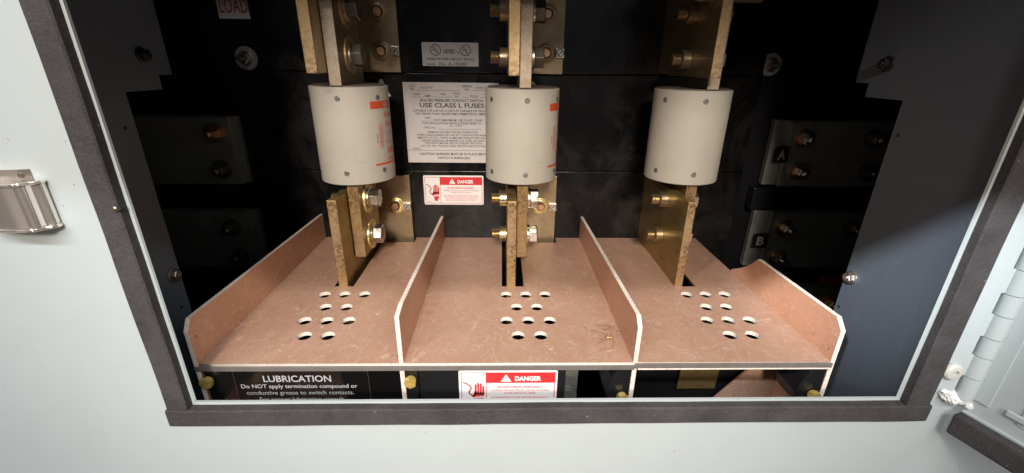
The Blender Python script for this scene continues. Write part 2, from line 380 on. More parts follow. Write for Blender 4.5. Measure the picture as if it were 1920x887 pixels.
# side panels behind the opening, each with a cut-back lower edge
def wall(x, th):
    p = [(-.0278, -.20), (.060, -.20), (.060, .2122), (.116, .2238), (.116, .52), (-.0278, .52)]
    p = [(-.0278, -.20), (.060, -.20), (.060, .2122), (.100, .2122), (.100, .2238), (.116, .2238), (.116, .52), (-.0278, .52)]
    return MB().prism(p, 'x', x, x+th)
wall(-.3, -.002).build('side_panel', 'dark_paint', cab, .0004)
wall(.32, .002).build('side_panel', 'dark_paint', cab, .0004)
MB().box(-.7, .7, .302, .306, -.3, .62).build('back_wall', 'liner', cab)
b = MB(); b.box(-.70, -.696, -.027, .301, -.3, .62); b.box(.696, .70, -.027, .301, -.3, .62); b.box(-.695, .695, -.027, .301, -.3, -.296); b.box(-.695, .695, -.027, .301, .616, .62)
b.build('inner_lining', 'liner', cab)
# black moulded bases: three blocks stacked against the back wall
bb = thing('switch_base', 'glossy black moulded insulating wall behind the fuses with two horizontal seams', 'base', (0, .29, .1))
for z0, z1, y in ((.2246, .6, .2862), (.0990, .2238, .2865), (-.25, .0982, .2868)):
    MB().box(-.31, .33, y, .3015, z0, z1).build('base_block', 'black', bb, .0012)
MB().box(-.695, -.3105, .2905, .3015, -.29, .6).build('side_block', 'liner', bb)
MB().box(.3305, .695, .2905, .3015, -.29, .6).build('side_block', 'liner', bb)

# ------------------------------------------------------------ insulating tray
tray = thing('insulating_tray', 'reddish brown fibre-speckled insulating tray with four upright dividers, slots and rows of round holes', 'tray')
slots = [(-.1952, -.1737, -.1295), (-.0059, .0191, .0718), (.1933, .2175, .2625)]
out = [(-.2594, 0), (.2788, 0), (.2788, .2855)]
for a, b_, c in reversed(slots): out += [(c, .2855), (c, .2668), (b_, .2668), (b_, .1364), (a, .1364), (a, .2855)]
out += [(-.2594, .2855)]
holes = []
for px in (-.199, -.001, .2):
    for dx, y in ((0, .1172), (.0213, .1176), (.0428, .1178), (.0105, .091), (.0318, .091), (0, .0655), (.0213, .0655), (.0428, .0655), (.0105, .0402), (.0318, .0402)):
        holes.append([(px+dx+.0066*math.cos(2*PI*k/28), y+.0066*math.sin(2*PI*k/28)) for k in range(28)])
TH = .0040
m = sheet(out, holes, TH); m.materials.append(M['gpo']); m.materials.append(M['gpo_edge'])
for p in m.polygons: p.material_index = 0 if abs(p.normal.z) > .5 else 1
o = bpy.data.objects.new('base_sheet', m); COL.objects.link(o); o.parent = tray
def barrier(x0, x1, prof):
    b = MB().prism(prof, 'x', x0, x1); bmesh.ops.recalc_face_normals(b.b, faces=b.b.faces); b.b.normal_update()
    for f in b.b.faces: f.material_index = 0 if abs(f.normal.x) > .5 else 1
    return b.build('divider', ['gpo_side_lit', 'gpo_edge'], tray, .0003, 1)
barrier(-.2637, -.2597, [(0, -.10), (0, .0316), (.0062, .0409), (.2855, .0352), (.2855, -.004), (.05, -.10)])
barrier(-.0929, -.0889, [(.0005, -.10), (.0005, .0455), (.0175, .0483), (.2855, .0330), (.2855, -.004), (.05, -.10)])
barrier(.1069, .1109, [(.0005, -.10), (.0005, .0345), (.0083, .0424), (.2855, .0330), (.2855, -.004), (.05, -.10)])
cv = [(.1306+.0472*math.sin(math.radians(a)), .0375-.0357*(1-math.cos(math.radians(a)))) for a in ()]
cv = [(.1306, .0375), (.1345, .0335), (.1390, .0285), (.1440, .0240), (.1500, .0192), (.1575, .0140), (.1655, .0090), (.1725, .0050), (.1778, .0018), (.1778, -.004)]
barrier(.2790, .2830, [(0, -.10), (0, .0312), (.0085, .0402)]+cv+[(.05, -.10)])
MB().box(-.2630, .1080, -.0016, -.0002, -.0066, -.0022).build('edge_strip', 'strip_grey', tray, .0003)
MB().box(.1082, .2800, -.0016, -.0002, -.0050, -.0004).build('edge_strip', 'strip_grey', tray, .0003)
MB().box(.1112, .2790, -.0012, .002, -.0069, -.0054).build('lower_edge', 'gpo_edge', tray, .0002)

# ------------------------------------------------------------ fuses
def on_tube(cx, cy, r, a, z): return (cx+r*math.sin(a), cy-r*math.cos(a), z)
def fuse(cx, a0, pins, z0, z1, label, printed):
    cy, r = .2, .0408
    t = thing('fuse', label, 'fuse', (cx, cy, z0), 'fuses')
    MB().lathe((cx, cy, z0), (0, 0, 1), [(0, r-.0006), (.0006, r), (z1-z0-.0006, r), (z1-z0, r-.0006)], 96).build('body', 'fuse', t)
    MB().lathe((cx, cy, z1), (0, 0, 1), [(0.0001, r-.003), (.0012, r-.0032)], 64).build('end_plate', 'fuse_end', t)
    MB().lathe((cx, cy, z0-.0012), (0, 0, 1), [(0, r-.0032), (.0011, r-.003)], 64).build('end_plate', 'fuse_end', t)
    bx = cx-.0005
    return t, cx, cy, r
def fuse_pins(t, cx, cy, r, p0, zt, zb):
    for z in (zt, zb):
        for k in range(6):
            a = math.radians(p0+60*k); d = Vector((math.sin(a), -math.cos(a), 0)); p = Vector((cx, cy, z))+d*(r-.002)
            MB().lathe(p, d, [(0, .0029), (.0020, .0029), (.0023, .0024)], 20).build('pin', 'pin', t)
def wrap(t, cx, cy, r, name, m, items):       # printing that follows the tube; items are (verts2d in metres, faces)
    V = []; F = []; w = Vector(t.location)
    for vs, fs in items:
        k = len(V); V += [Vector(on_tube(cx, cy, r+.00018, u/r, z))-w for u, z in vs]; F += [tuple(i+k for i in f) for f in fs]
    me = bpy.data.meshes.new(name); me.from_pydata([tuple(v) for v in V], [], F); me.materials.append(M[m])
    o = bpy.data.objects.new(name, me); COL.objects.link(o); o.parent = t; return o
def wtext(s, u, z, h, width=None, bold=0, shear=0, rot=False):
    v, f = glyphs(s, bold, shear); a, b_ = min(p[0] for p in v), max(p[0] for p in v); k = h/CAP; kx = k if not width else width/(b_-a)
    if rot: return [(u-p[1]*k, z+(p[0]-a)*kx) for p in v], f
    return [(u+(p[0]-a)*kx, z+p[1]*k) for p in v], f
def wrect(u0, u1, z0, z1, n=24):
    v = []; f = []
    for i in range(n+1):
        u = u0+(u1-u0)*i/n; v += [(u, z0), (u, z1)]
        if i: f.append((2*i-2, 2*i, 2*i+1, 2*i-1))
    return v, f
def fuse_print(t, cx, cy, r, deg, zt, zb):
    u = math.radians(deg)*r; L = .066; sp = (zt-zb)
    def Z(k): return zb+sp*k                   # 0 = lower pin row, 1 = upper pin row
    ux = u+math.radians(25)*r
    red = [wrect(u, u+L, Z(.105), Z(.075)),
           wtext('Shawmut', ux, Z(.735), .0052, .030, .01), wtext('Amp-trap', ux, Z(.60), .0066, .034, 0, .35),
           wtext('Current Limiting', ux, Z(.49), .0034, .034), wtext('Form 480', ux, Z(.36), .0052, .026), wtext('A4BY1600', ux, Z(.215), .0078, .034, .01), wtext('1600 AMP', ux, Z(.125), .0040, .026)]
    b0, b1 = u+.0080, u+.0132; lo, hi = Z(.32), Z(.64)
    for q in ((b0, b1, lo, lo+.0005), (b0, b1, hi-.0005, hi), (b0, b0+.0005, lo, hi), (b1-.0005, b1, lo, hi)): red.append(wrect(*q, 4))
    for k, s in enumerate(('UND. LAB. INC.', 'LISTED FUSE', 'CLASS L')): red.append(wtext(s, b0+.0022+k*.00145, lo+.0016, .00105, hi-lo-.0032, .02, 0, True))
    # the band, with the maker's name left open in it: band behind, lettering on top
    wrap(t, cx, cy, r, 'printing', 'ink_orange', red+[wrect(u, u+L, Z(.855), Z(.955))])
    wrap(t, cx, cy, r+.00012, 'band_lettering', 'fuse', [wtext('GOULD', ux, Z(.877), .0046, .026, .015)])
    wrap(t, cx, cy, r, 'date_code', 'ink_black', [wtext('D-504', u+.0058, Z(.40), .0013, .0085, .02, 0, True)])
F = fuse(-.1728, 0, 0, .1112, .2124, 'white tubular fuse with red printing and two dark pins, nearest the LOAD sign', True)
fuse_pins(*F, 0, .2014, .1243); fuse_print(*F, 45.0, .2014, .1243)
for z0, z1 in ((.0215, .1099), (.2137, .32)): pass
G_ = fuse(.0160, 0, 0, .1128, .2122, 'white tubular fuse standing in front of the printed rating plate', True)
fuse_pins(*G_, 5.0, .2012, .1238); fuse_print(*G_, 43.2, .2012, .1238)
H_ = fuse(.2050, 0, 0, .1135, .2126, 'plain white tubular fuse with no printing showing, beside the bare black wall', False)
fuse_pins(*H_, -2.0, .2022, .1255); fuse_print(*H_, 102, .2022, .1255)
for (t, cx, cy, r), bx, zt in ((F, -.1788, .2137), (G_, .0110, .2135), (H_, .2027, .2139)):
    zb = t.location.z-.0013
    for name, z0, z1, y0, y1 in (('upper_blade', zt, .335, .1600, .2370), ('lower_blade', .0215, zb, .1690, .2370)):
        MB().box(bx+.0001, bx+.0122, y0, y1, z0, z1).front(1).build(name, ['blade_copper', 'blade_edge'] if name == 'upper_blade' else ['brassy_copper', 'lower_edge'], t, .0006)

# ------------------------------------------------------------ terminal brackets with their bolts
def bracket(x0, xr, upper, label):
    t = thing('terminal_bracket', label, 'bracket', (x0+.006, .28, .2255 if upper else -.05), 'fuse terminal brackets')
    if upper: prof = [(.1358, .2255), (.1358, .42), (.2860, .42), (.2860, .2265)]
    else: prof = [(.1362, -.06), (.1362, .1012), (.2860, .0975), (.2860, -.06)]
    th = (.0108 if upper else .0102)
    if x0 > .15: th -= .0012
    k = ['tinned_copper', 'tinned_edge'] if upper else ['brassy_copper', 'tinned_edge']
    MB().prism(prof, 'x', x0, x0+th).front(1).build('upright_plate', k, t, .0008)
    z0, z1 = (.2243, .42) if upper else (-.0075, .0935)
    MB().box(x0+.0116, xr, .2775, .2855, z0, z1).build('rear_plate', 'tinned_copper', t, .0006)
    br = x0+(.0237 if abs(x0) < .1 else .0236 if x0 < 0 else .0221)
    for i, z in enumerate((.2423, .2865) if upper else (.0395, .0855)):
        hy = .2 if not upper else .196; ph = random.uniform(0, 1)
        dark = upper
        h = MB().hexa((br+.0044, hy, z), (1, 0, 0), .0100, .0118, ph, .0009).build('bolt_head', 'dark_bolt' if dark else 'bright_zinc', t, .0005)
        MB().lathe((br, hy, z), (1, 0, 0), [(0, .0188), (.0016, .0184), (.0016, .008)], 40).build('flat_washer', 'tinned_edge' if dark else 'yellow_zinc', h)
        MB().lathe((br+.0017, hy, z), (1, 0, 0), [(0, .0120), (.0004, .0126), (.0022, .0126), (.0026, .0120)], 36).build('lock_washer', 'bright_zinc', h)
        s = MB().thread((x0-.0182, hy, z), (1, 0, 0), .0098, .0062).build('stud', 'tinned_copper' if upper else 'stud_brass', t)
        MB().lathe((x0-.0088, hy, z), (1, 0, 0), [(0, .0088), (.0006, .0098), (.0086, .0098)], 36).build('spacer', 'tinned_copper' if upper else 'stud_brass', s)
    if upper:   # the pivot rod of the moving blade, just in the top of the picture
        MB().lathe((x0+.0116, .152, .3035), (1, 0, 0), [(0, .0118), (.030, .0118), (.031, .0108)], 36).build('pivot_rod', 'tinned_copper', t)
        MB().lathe((x0-.0002, .152, .3035), (-1, 0, 0), [(0, .016), (.002, .0165), (.004, .011), (.018, .011), (.019, .010)], 36).build('pivot_boss', 'tinned_copper', t)
    nx = xr-.0216
    for i, z in enumerate((.2488, .2915) if upper else (.0510,)):
        n_ = MB().lathe((nx, .2774, z), (0, -1, 0), [(0, .0118), (.0012, .0118), (.0016, .0112), (.0016, .0098), (.0026, .0094), (.0030, .0086), (.0030, .0066), (.0012, .0060)], 40, cap=False).build('plate_nut', 'tinned_copper' if upper else 'yellow_zinc', t)
        MB().lathe((nx, .2765, z), (0, -1, 0), [(0, .0052), (.0046, .0052), (.0054, .0044)], 28).build('stud_end', 'copper_stud', n_)
        if i == 0:
            sx_ = xr-.0047
            q = MB().box(sx_-.0052, sx_+.0052, .2725, .2774, z-.0054, z+.0054).build('terminal_screw', 'bright_zinc', t, .0006)
            c = MB().lathe((sx_, .2724, z), (0, -1, 0), [(0, .0037), (.0008, .0037), (.0011, .0033)], 24).build('screw_head', 'bright_zinc', q)
            d = Vector((math.cos(.9), 0, math.sin(.9))); p = Vector((sx_, .2711, z)); w = Vector((-d.z, 0, d.x))*.00055
            MB().face([p+d*.0034+w, p-d*.0034+w, p-d*.0034-w, p+d*.0034-w]).id if 0 else None
            mb = MB(); mb.face([p+d*.0034+w, p-d*.0034+w, p-d*.0034-w, p+d*.0034-w]); mb.build('screw_slot', 'lettering_hole', q)
            MB().lathe((sx_, .27255, z), (0, -1, 0), [(0, .0046), (.0002, .0046), (.0002, .0038)], 24, cap=False).build('screw_recess', 'dark_bolt', q)
for x0, xr, who in ((-.1900, -.1322, 'left'), (-.0004, .0694, 'mid'), (.1930, .2610, 'right')):
    a = {'left': 'fuse nearest the LOAD sign', 'mid': 'middle fuse', 'right': 'unprinted fuse'}[who]
    bracket(x0, xr, True, 'tarnished copper bracket with dark bolts, above the %s' % a)
    bracket(x0, xr, False, 'brassy bracket going down through the tray slot, below the %s' % a)

# ------------------------------------------------------------ labels on the black wall
def plate(t, x0, x1, z0, z1, y, r, m, name='backing', th=.0004):
    return MB().prism(rrect(x0, x1, z0, z1, r), 'y', y, y+th).build(name, m, t)
WY = .2860
sp = thing('rating_plate', 'large white rating label with black capitals, partly hidden by the middle fuse', 'label', (-.072, WY, .1096))
plate(sp, -.1332, -.0105, .1097, .2128, WY, .0006, 'label_paper')
SPEC = [('CAT.', -125.34, -116.8, 206.79, 2.64, 0), ('NO.', -124.21, -118.04, 203.38, 2.65, 0), ('VLB349', -110.57, -95.04, 205.09, 2.65, 1), ('SERIAL', -57.69, -44.32, 207.16, 2.65, 0), ('NO.', -54.41, -47.81, 203.36, 2.66, 0), ('04530', -39.76, -23.75, 205.47, 2.66, 1), ('-', -115.7, -61.81, 202.96, 0.38, 2), ('-', -43.81, -15.74, 203.4, 0.38, 2), ('1600', -121.7, -111.5, 196.95, 2.68, 1), ('AMP', -106.24, -98.22, 194.8, 2.69, 0), ('480', -86.07, -78.66, 197.3, 2.49, 1), ('VOLT', -69.6, -59.97, 198.25, 2.68, 0), ('AC', -67.13, -62.1, 194.61, 2.69, 0), ('3', -52.97, -51.36, 197.62, 2.49, 1), ('POLE', -47.41, -37.54, 194.84, 2.69, 0), ('3', -31.25, -29.24, 198.23, 2.49, 1), ('-', -123.68, -107.26, 194.47, 0.38, 2), ('-', -95.23, -70.53, 194.8, 0.38, 2), ('-', -57.07, -49.02, 194.73, 0.39, 2), ('-', -34.52, -15.77, 195.02, 0.39, 2), ('BOLTED PRESSURE CONTACT SWITCH', -112.04, -30.96, 189.32, 3.09, 3), ('USE CLASS L FUSES', -113.12, -29.63, 182.12, 5.26, 3), ('SUITABLE FOR USE ON A CIRCUIT CAPABLE OF DELIVERING', -122.0, -16.84, 176.64, 2.55, 0), ('NOT MORE THAN 200,000 RMS SYMMETRICAL AMPERES', -119.44, -21.56, 172.68, 2.57, 0), ('480', -107.95, -99.79, 167.6, 2.58, 1), ('-', -112.65, -98.54, 164.39, 0.4, 2), ('VOLTS MAXIMUM: USE CLASS L FUSES', -96.9, -31.89, 164.77, 2.6, 0), ('FOR INSTALLATION INSTRUCTIONS REFER TO', -110.45, -33.39, 160.69, 2.61, 0), ('0-1103', -75.29, -59.22, 157.51, 2.62, 1), ('DWG. NO.', -109.36, -93.93, 154.97, 2.63, 0), ('-', -90.28, -32.87, 154.12, 0.41, 2), ('TERMINALS SUITABLE FOR BUS CONNECTION.', -106.02, -37.29, 149.34, 2.44, 0), ('WHEN CABLE CONNECTED, USE 90°C CONDUCTORS BASED ON', -119.29, -20.08, 145.47, 2.46, 0), ('AMPACITY AT 75°C. WHEN ALUMINUM CONDUCTORS ARE USED', -119.54, -20.51, 141.77, 2.47, 0), ('CONNECTORS SHALL BE MARKED AL9, CU9AL OR AL9CU.', -113.98, -28.49, 138.04, 2.48, 0), ('THIS SWITCH MAY BE USED IN CONJUNCTION WITH', -109.61, -32.71, 134.72, 2.49, 0), ('CAT. NO. PW-1 "PADDLE WHEEL" BLOWN FUSE DETECTOR.', -115.07, -28.14, 130.96, 2.5, 0), ('BT2-GG', -125.72, -116.1, 127.64, 1.88, 3), ('-', -132.55, -11.75, 126.14, 0.42, 2), ('CAUTION! BARRIERS MUST BE IN PLACE BEFORE', -117.26, -23.39, 120.03, 2.96, 3), ('SWITCH IS ENERGIZED', -92.91, -49.53, 114.7, 2.98, 3)]
I = Ink(WY-.00015)
for s, x0, x1, z, h, k in SPEC:
    x0, x1, z, h = x0/1e3, x1/1e3, z/1e3, h/1e3
    if k == 2: I.rect(x0, x1, z, z+h)
    else: I.text(s, x0, x1, z, h, {0: .012, 1: 0, 3: .022}[k], .25 if k == 1 else 0)
I.build('lettering', 'ink_black', sp)
ul = thing('approval_sticker', 'small white approval sticker with two ringed emblems, high on the black wall', 'sticker', (-.071, WY-.0004, .232))
plate(ul, -.1060, -.0360, .2322, .2596, WY-.0003, .0013, 'label_paper')
I = Ink(WY-.00045)
for cx in (-.0891, -.0519):
    I.ring(cx, .2508, .0057, .0066); I.text('U', cx-.0035, cx-.0003, .2500, .0046, .03); I.text('L', cx+.0003, cx+.0031, .2474, .0046, .03)
I.text('LISTED', -.0793, -.0653, .2472, .0042, .03); I.text('c', -.0618, -.0597, .2473, .0027, .04)
I.text('FUSED POWER CIRCUIT DEVICE', -.1007, -.0408, .2391, .0027, .015); I.text('E44498', -.1008, -.0902, .2333, .0020, .01)
I.text('No. A-192081', -.0851, -.0505, .2329, .0038, .01); I.text('98-1', -.0374, -.0374+.0042, .2336, .0010, 0, 0, 0) if 0 else None
I.build('lettering', 'ink_black', ul)
def danger(label, x0, z0, y, kx=1):
    t = thing('danger_label', label, 'label', (x0+.0415, y, z0), 'red and white danger labels')
    X = lambda u: x0+u*kx*1e-3
    Zz = lambda v: z0+v*1e-3
    MB().prism(rrect(X(0), X(83.2), Zz(0), Zz(42.1), .0022), 'y', y, y+.0004).build('backing', 'white_vinyl', t)
    R = Ink(y-.00012)
    for a in ((1.8, 81.4, 39.3, 39.9), (1.8, 81.4, 2.0, 2.6), (1.8, 2.4, 2.6, 39.3), (80.8, 81.4, 2.6, 39.3), (22.7, 23.3, 2.6, 39.3), (23.3, 80.8, 28.7, 39.3)):
        R.rect(X(a[0]), X(a[1]), Zz(a[2]), Zz(a[3]))
    # hand struck from the left: four fingers, palm with thumb, cuff below a white flash
    B = lambda a, b, c, d, w: R.bar(X(a), Zz(b), X(c), Zz(d), w*1e-3)
    for fx, top in ((14.0, 26.6), (16.1, 28.3), (18.3, 27.6), (20.4, 24.8)): B(fx, 17, fx+.1, top, 1.75)
    B(12.0, 15.0, 14.0, 19.2, 1.7)
    R.poly([(X(a), Zz(b)) for a, b in ((13.0, 18.5), (21.3, 18.5), (21.4, 13.8), (19.6, 15.2), (19.4, 13.7), (17.4, 15.0), (17.1, 13.4), (14.8, 14.6), (14.4, 13.2), (11.8, 14.2))])
    R.poly([(X(a), Zz(b)) for a, b in ((12.6, 12.4), (15.2, 11.9), (15.5, 13.2), (17.9, 12.0), (18.1, 13.4), (20.5, 12.2), (21.3, 12.4), (20.6, 9.6), (19.2, 8.6), (19.0, 5.6), (14.6, 5.6), (14.3, 8.6))])
    pts = [(3.6, 29.4), (6.2, 28.2), (9.2, 25.8), (10.4, 23.6), (9.6, 21.4), (8.4, 19.2), (8.6, 17.4), (10.4, 15.6)]
    for p, q in zip(pts, pts[1:]): B(*p, *q, 1.15)
    R.poly([(X(a), Zz(b)) for a, b in ((9.4, 17.2), (11.2, 13.6), (13.4, 12.2), (11.8, 15.4))])
    for s, a, b, v, h, bo in (('BLADES REMAIN ENERGIZED.', 33.2, 70.0, 23.4, 1.9, .03), ('HAZARD OF ELECTRICAL SHOCK OR BURN', 27.2, 76.2, 19.9, 1.75, .008), ('AFTER SWITCH IS OPEN.', 38.0, 65.4, 16.8, 1.75, .008),
                           ('DE-ENERGIZE POWER BEFORE SERVICING.', 27.2, 76.0, 12.0, 1.75, .008), ('FAILURE TO DE-ENERGIZE POWER CAN', 29.0, 75.0, 8.9, 1.75, .008), ('RESULT IN SEVERE INJURY OR DEATH.', 30.4, 73.6, 5.9, 1.75, .008), ('30718', 5.2, 9.6, 3.6, 1.2, .01)):
        R.text(s, X(a), X(b), Zz(v), h*1e-3, bo)
    R.build('red_print', 'ink_red', t)
    Wh = Ink(y-.00024)
    Wh.text('DANGER', X(47.2), X(69.4), Zz(31.2), .0044, .045); Wh.poly([(X(35.2), Zz(30.2)), (X(44.4), Zz(30.2)), (X(39.8), Zz(37.9))]); Wh.build('white_print', 'white_vinyl', t)
    K = Ink(y-.00034); K.poly([(X(39.3), Zz(35.6)), (X(40.3), Zz(35.6)), (X(40.0), Zz(32.6)), (X(39.6), Zz(32.6))]); K.bar(X(39.8), Zz(31.55), X(39.81), Zz(31.55), .0010); K.build('exclamation_mark', 'ink_black', t)
danger('red and white danger label on the black wall between the left and middle fuses', -.1150, .0497, .2862)
danger('red and white danger label below the tray, cut off by the opening edge', -.0428, -.0492, -.0006, 1.025)
ld = thing('load_sign', 'faded white sign with red word LOAD at the very top of the black wall', 'sign', (-.327, .29, .2826))
plate(ld, -.3480, -.3080, .2826, .318, .2895, .0005, 'label_paper'); I = Ink(.28935); I.text('LOAD', -.3453, -.3117, .2892, .0155, .012); I.build('lettering', 'load_red', ld)
for ch, xc, zt, w, h, who in (('A', -.1600, .2144, .0215, .0180, 'white letter A on the black wall, peeking out behind the top of the left fuse'), ('B', .0300, .2148, .0170, .0185, 'white letter B on the black wall, mostly hidden behind the middle fuse')):
    t = thing('phase_letter', who, 'letter', (xc, .286, zt-h)); I = Ink(.2862); I.text(ch, xc-w/2, xc+w/2, zt-h, h, .05); I.build('lettering', 'letter_white', t)

# ------------------------------------------------------------ bolts on the far wall with clear washers
for x, z, dx, who in ((-.3243, .2385, .0, 'shiny bolt with a big clear plastic washer on the dark wall, left of the fuses'), (.337, .2388, 0, 'shiny bolt with a big clear plastic washer on the dark wall, right of the fuses')):
    t = thing('washer_bolt', who, 'bolt', (x, .29, z), 'bolts with clear washers')
    MB().lathe((x, .2885, z), (0, -1, 0), [(0, .0138), (.0012, .0140), (.0022, .0132), (.0022, .006)], 40, cap=False).build('clear_washer', 'clear_washer', t)
    MB().lathe((x, .289, z), (0, -1, 0), [(0, .0085), (.003, .0085), (.0034, .0078)], 32).build('steel_washer', 'dark_bolt', t)
    MB().hexa((x, .2855, z), (0, -1, 0), .006, .0066, .3, .0006).build('nut', 'bright_zinc', t, .0004)
    MB().thread((x, .2794, z), (0, -1, 0), .012, .0036).build('stud', 'dark_bolt', t)

# ------------------------------------------------------------ side busbars glimpsed past the side panels
def busbar(xa, xb, z0, z1, strip, bolts, label, letter=None, kind='grey_bar'):
    sg = 1 if xb > xa else -1
    t = thing('busbar', label, 'busbar', (xa, .285, z0), 'dark busbars beside the switch')
    MB().box(min(xa, xb), max(xa, xb), .2795, .2885, z0, z1).build('bar', 'grey_bar', t, .0006)
    if strip: MB().box(min(xa+sg*strip, xb), max(xa+sg*strip, xb), .2725, .2793, z0-.0008, z1-.0012).build('splice_plate', kind, t, .0006)
    y = .2725 if strip else .2795
    for x, z, m in bolts:
        h = MB().hexa((x, y-.0052, z), (0, -1, 0), .0085, .0082, random.uniform(0, 1), .0006).build('bolt_head', m, t, .0004)
        MB().lathe((x, y, z), (0, -1, 0), [(0, .0125), (.0014, .0122), (.0014, .0095), (.0026, .0092), (.0026, .0100), (.0050, .0098)], 32).build('washer', 'copper_stud' if m != 'dark_bolt' else 'dark_bolt', h)
        MB().thread((x, y-.0137, z), (0, -1, 0), .006, .0046).build('stud_end', m, h)
    if letter:
        ch, x0, x1, za, zb = letter
        q = MB().prism(rrect(x0, x1, za, zb, .0015), 'y', .2719, .2723).build('letter_sticker', 'plastic', t)
        I = Ink(.2717); I.v = []; I.text(ch, x0+.0045, x0+.0150, za+.0045, .0125, .03)
        w = Vector(t.location); me = bpy.data.meshes.new('lettering'); me.from_pydata([tuple(Vector(p)-w) for p in I.v], [], I.f); me.materials.append(M['sticker_letter'])
        o = bpy.data.objects.new('lettering', me); COL.objects.link(o); o.parent = q
busbar(.3560, .62, .0835, .1712, .0185, ((.3940, .1490, 'bright_zinc'), (.3985, .1040, 'bright_zinc'), (.4880, .1490, 'dark_bolt'), (.4935, .1038, 'dark_bolt')), 'dark busbar end carrying the letter A sticker, right of the fuses', ('A', .3600, .3790, .1160, .1378))
busbar(.3550, .62, -.0410, .0452, .0225, ((.4000, .0215, 'bright_zinc'), (.3998, -.0250, 'bright_zinc'), (.4965, .0218, 'dark_bolt')), 'grey busbar end carrying the letter B sticker, above the right tray divider', ('B', .3590, .3795, -.0092, .0131))
busbar(.3550, .62, -.1600, -.0760, .0225, ((.4990, -.1010, 'yellow_zinc'),), 'busbar with a brass bolt low behind the right tray divider')
busbar(-.3480, -.62, .0818, .1694, .0075, ((-.3748, .1490, 'copper_stud'), (-.3766, .1015, 'dark_bolt')), 'dark upper busbar left of the fuses with a coppery bolt')
busbar(-.3470, -.62, -.0420, .0440, .0085, ((-.3815, .0195, 'dark_bolt'), (-.3795, -.0240, 'dark_bolt')), 'dark lower busbar left of the fuses with two dark bolts')
for x0, x1 in ((.3385, .62), (-.3385, -.62)):
    t = thing('insulating_block', 'dull black block between the busbars on the %s side of the switch' % ('right' if x0 > 0 else 'left'), 'block', (x0, .285, .047), 'black blocks between the busbars')
    MB().box(min(x0+(.006 if x0 > 0 else -.02), x1), max(x0+(.006 if x0 > 0 else -.02), x1), .274, .2895, .0480, .0795).build('block', 'plastic', t, .001)
    MB().box(x0+(.05 if x0 > 0 else -.055), x0+(.055 if x0 > 0 else -.05), .2715, .2738, .0480, .0795).build('rib', 'plastic', t, .0004)

# ------------------------------------------------------------ screws on the side panels
def panel_screw(x, y, z, sg, label, m, hole=None):
    t = thing('panel_screw', label, 'screw', (x, y, z), 'screws in the side panels')
    MB().lathe((x, y, z), (sg, 0, 0), [(0, .0064), (.0012, .0062), (.0016, .0054)], 32).build('washer', m, t)
    MB().hexa((x+sg*.0016, y, z), (sg, 0, 0),   .0042, .0048, .4, .0006).build('head', m, t, .0004)
    MB().lathe((x+sg*.0058, y, z), (sg, 0, 0), [(0, .0026), (.0012, .0024), (.0016, .0018)], 18).build('tip', m, t)
panel_screw(-.3, .0505, .0577, 1, 'black screw on the left side panel, beside the left tray divider', 'dark_bolt')
panel_screw(.32, .0520, .0547, -1, 'grey screw at the edge of the daylit right side panel', 'bright_zinc')
panel_screw(-.3, .0864, .2395, 1, 'dark screw high on the left side panel, in the shadow', 'plastic')
panel_screw(.32, .0857, .2399, -1, 'dark screw high on the right side panel, in the shadow', 'plastic')
for x, y, z, sg, l in ((.32, .0555, .0217, -1, 'tiny hole in the right side panel below the grey screw'), (.32, .0535, .1851, -1, 'tiny hole in the right side panel in the dark upper part'), (-.3, .0492, .1863, 1, 'tiny hole in the left side panel in the dark upper part'), (-.3, .0495, .0253, 1, 'tiny hole in the left side panel below the black screw')):
    t = tag(MB().lathe((x, y, z), (sg, 0, 0), [(0, .0017), (.0002, .0017), (.0002, .0011), (.0001, .001)], 18).build('rivet_hole', 'lettering_hole'), l, 'hole', 'small holes in the side panels')

# ------------------------------------------------------------ below the tray: clear sheet, brackets, brass screws
lub = thing('lubrication_label', 'black label with silver LUBRICATION heading on the clear sheet below the left tray bay', 'label', (-.177, -.001, -.06))
MB().box(-.2594, -.0932, .0004, .0019, -.095, -.0068).build('clear_sheet', 'clear_sheet', lub)
MB().box(-.2338, -.1196, -.0001, .0003, -.078, -.0066).build('film', 'label_film', lub)
I = Ink(-.0003)
I.text('LUBRICATION', -.2090, -.1517, -.0185, .0063, .018)
for s, a, b, z, h in (('Do NOT apply termination compound or', -.2290, -.1303, -.0252, .0040), ('conductive grease to switch contacts.', -.2257, -.1340, -.0322, .0040), ('For proper lubrication consult', -.2159, -.1434, -.0392, .0040)):
    I.text(s, a, b, z, h, .010)
I.build('lettering', 'ink_silver', lub)
I = Ink(-.00025)
for a in ((-.2335, -.1198, -.0078, -.0076), (-.2335, -.2333, -.077, -.0078), (-.1200, -.1198, -.077, -.0078)): I.rect(*a)
I.build('border', 'film_edge', lub)
fp = thing('front_plate', 'black front plate below the middle tray bay, behind the lower danger label', 'plate', (-.01, .004, -.1))
MB().box(-.0768, .0495, 0, .003, -.10, -.0068).build('plate_sheet', 'plastic', fp, .0004)
def block(pts, y0, y1, label):
    tag(MB().prism(pts, 'y', y0, y1).build('mounting_block', 'plastic', None, .0008), label, 'block', 'black mounting blocks under the tray')
block([(-.2594, -.0070), (-.2395, -.0070), (-.2375, -.0195), (-.2440, -.0285), (-.2520, -.0440), (-.2594, -.0440)], .0022, .03, 'black block with a slotted brass screw below the left tray bay')
block([(-.0887, -.0070), (-.0775, -.0070), (-.0775, -.0330), (-.0800, -.0385), (-.0887, -.0385)], .0004, .03, 'black block with a brass screw just right of the left middle divider')
block([(.1065, -.0070), (.0945, -.0070), (.0895, -.0170), (.0860, -.0330), (.0900, -.0480), (.1065, -.0480)], .0004, .03, 'black block with a half hidden brass screw just left of the right middle divider')
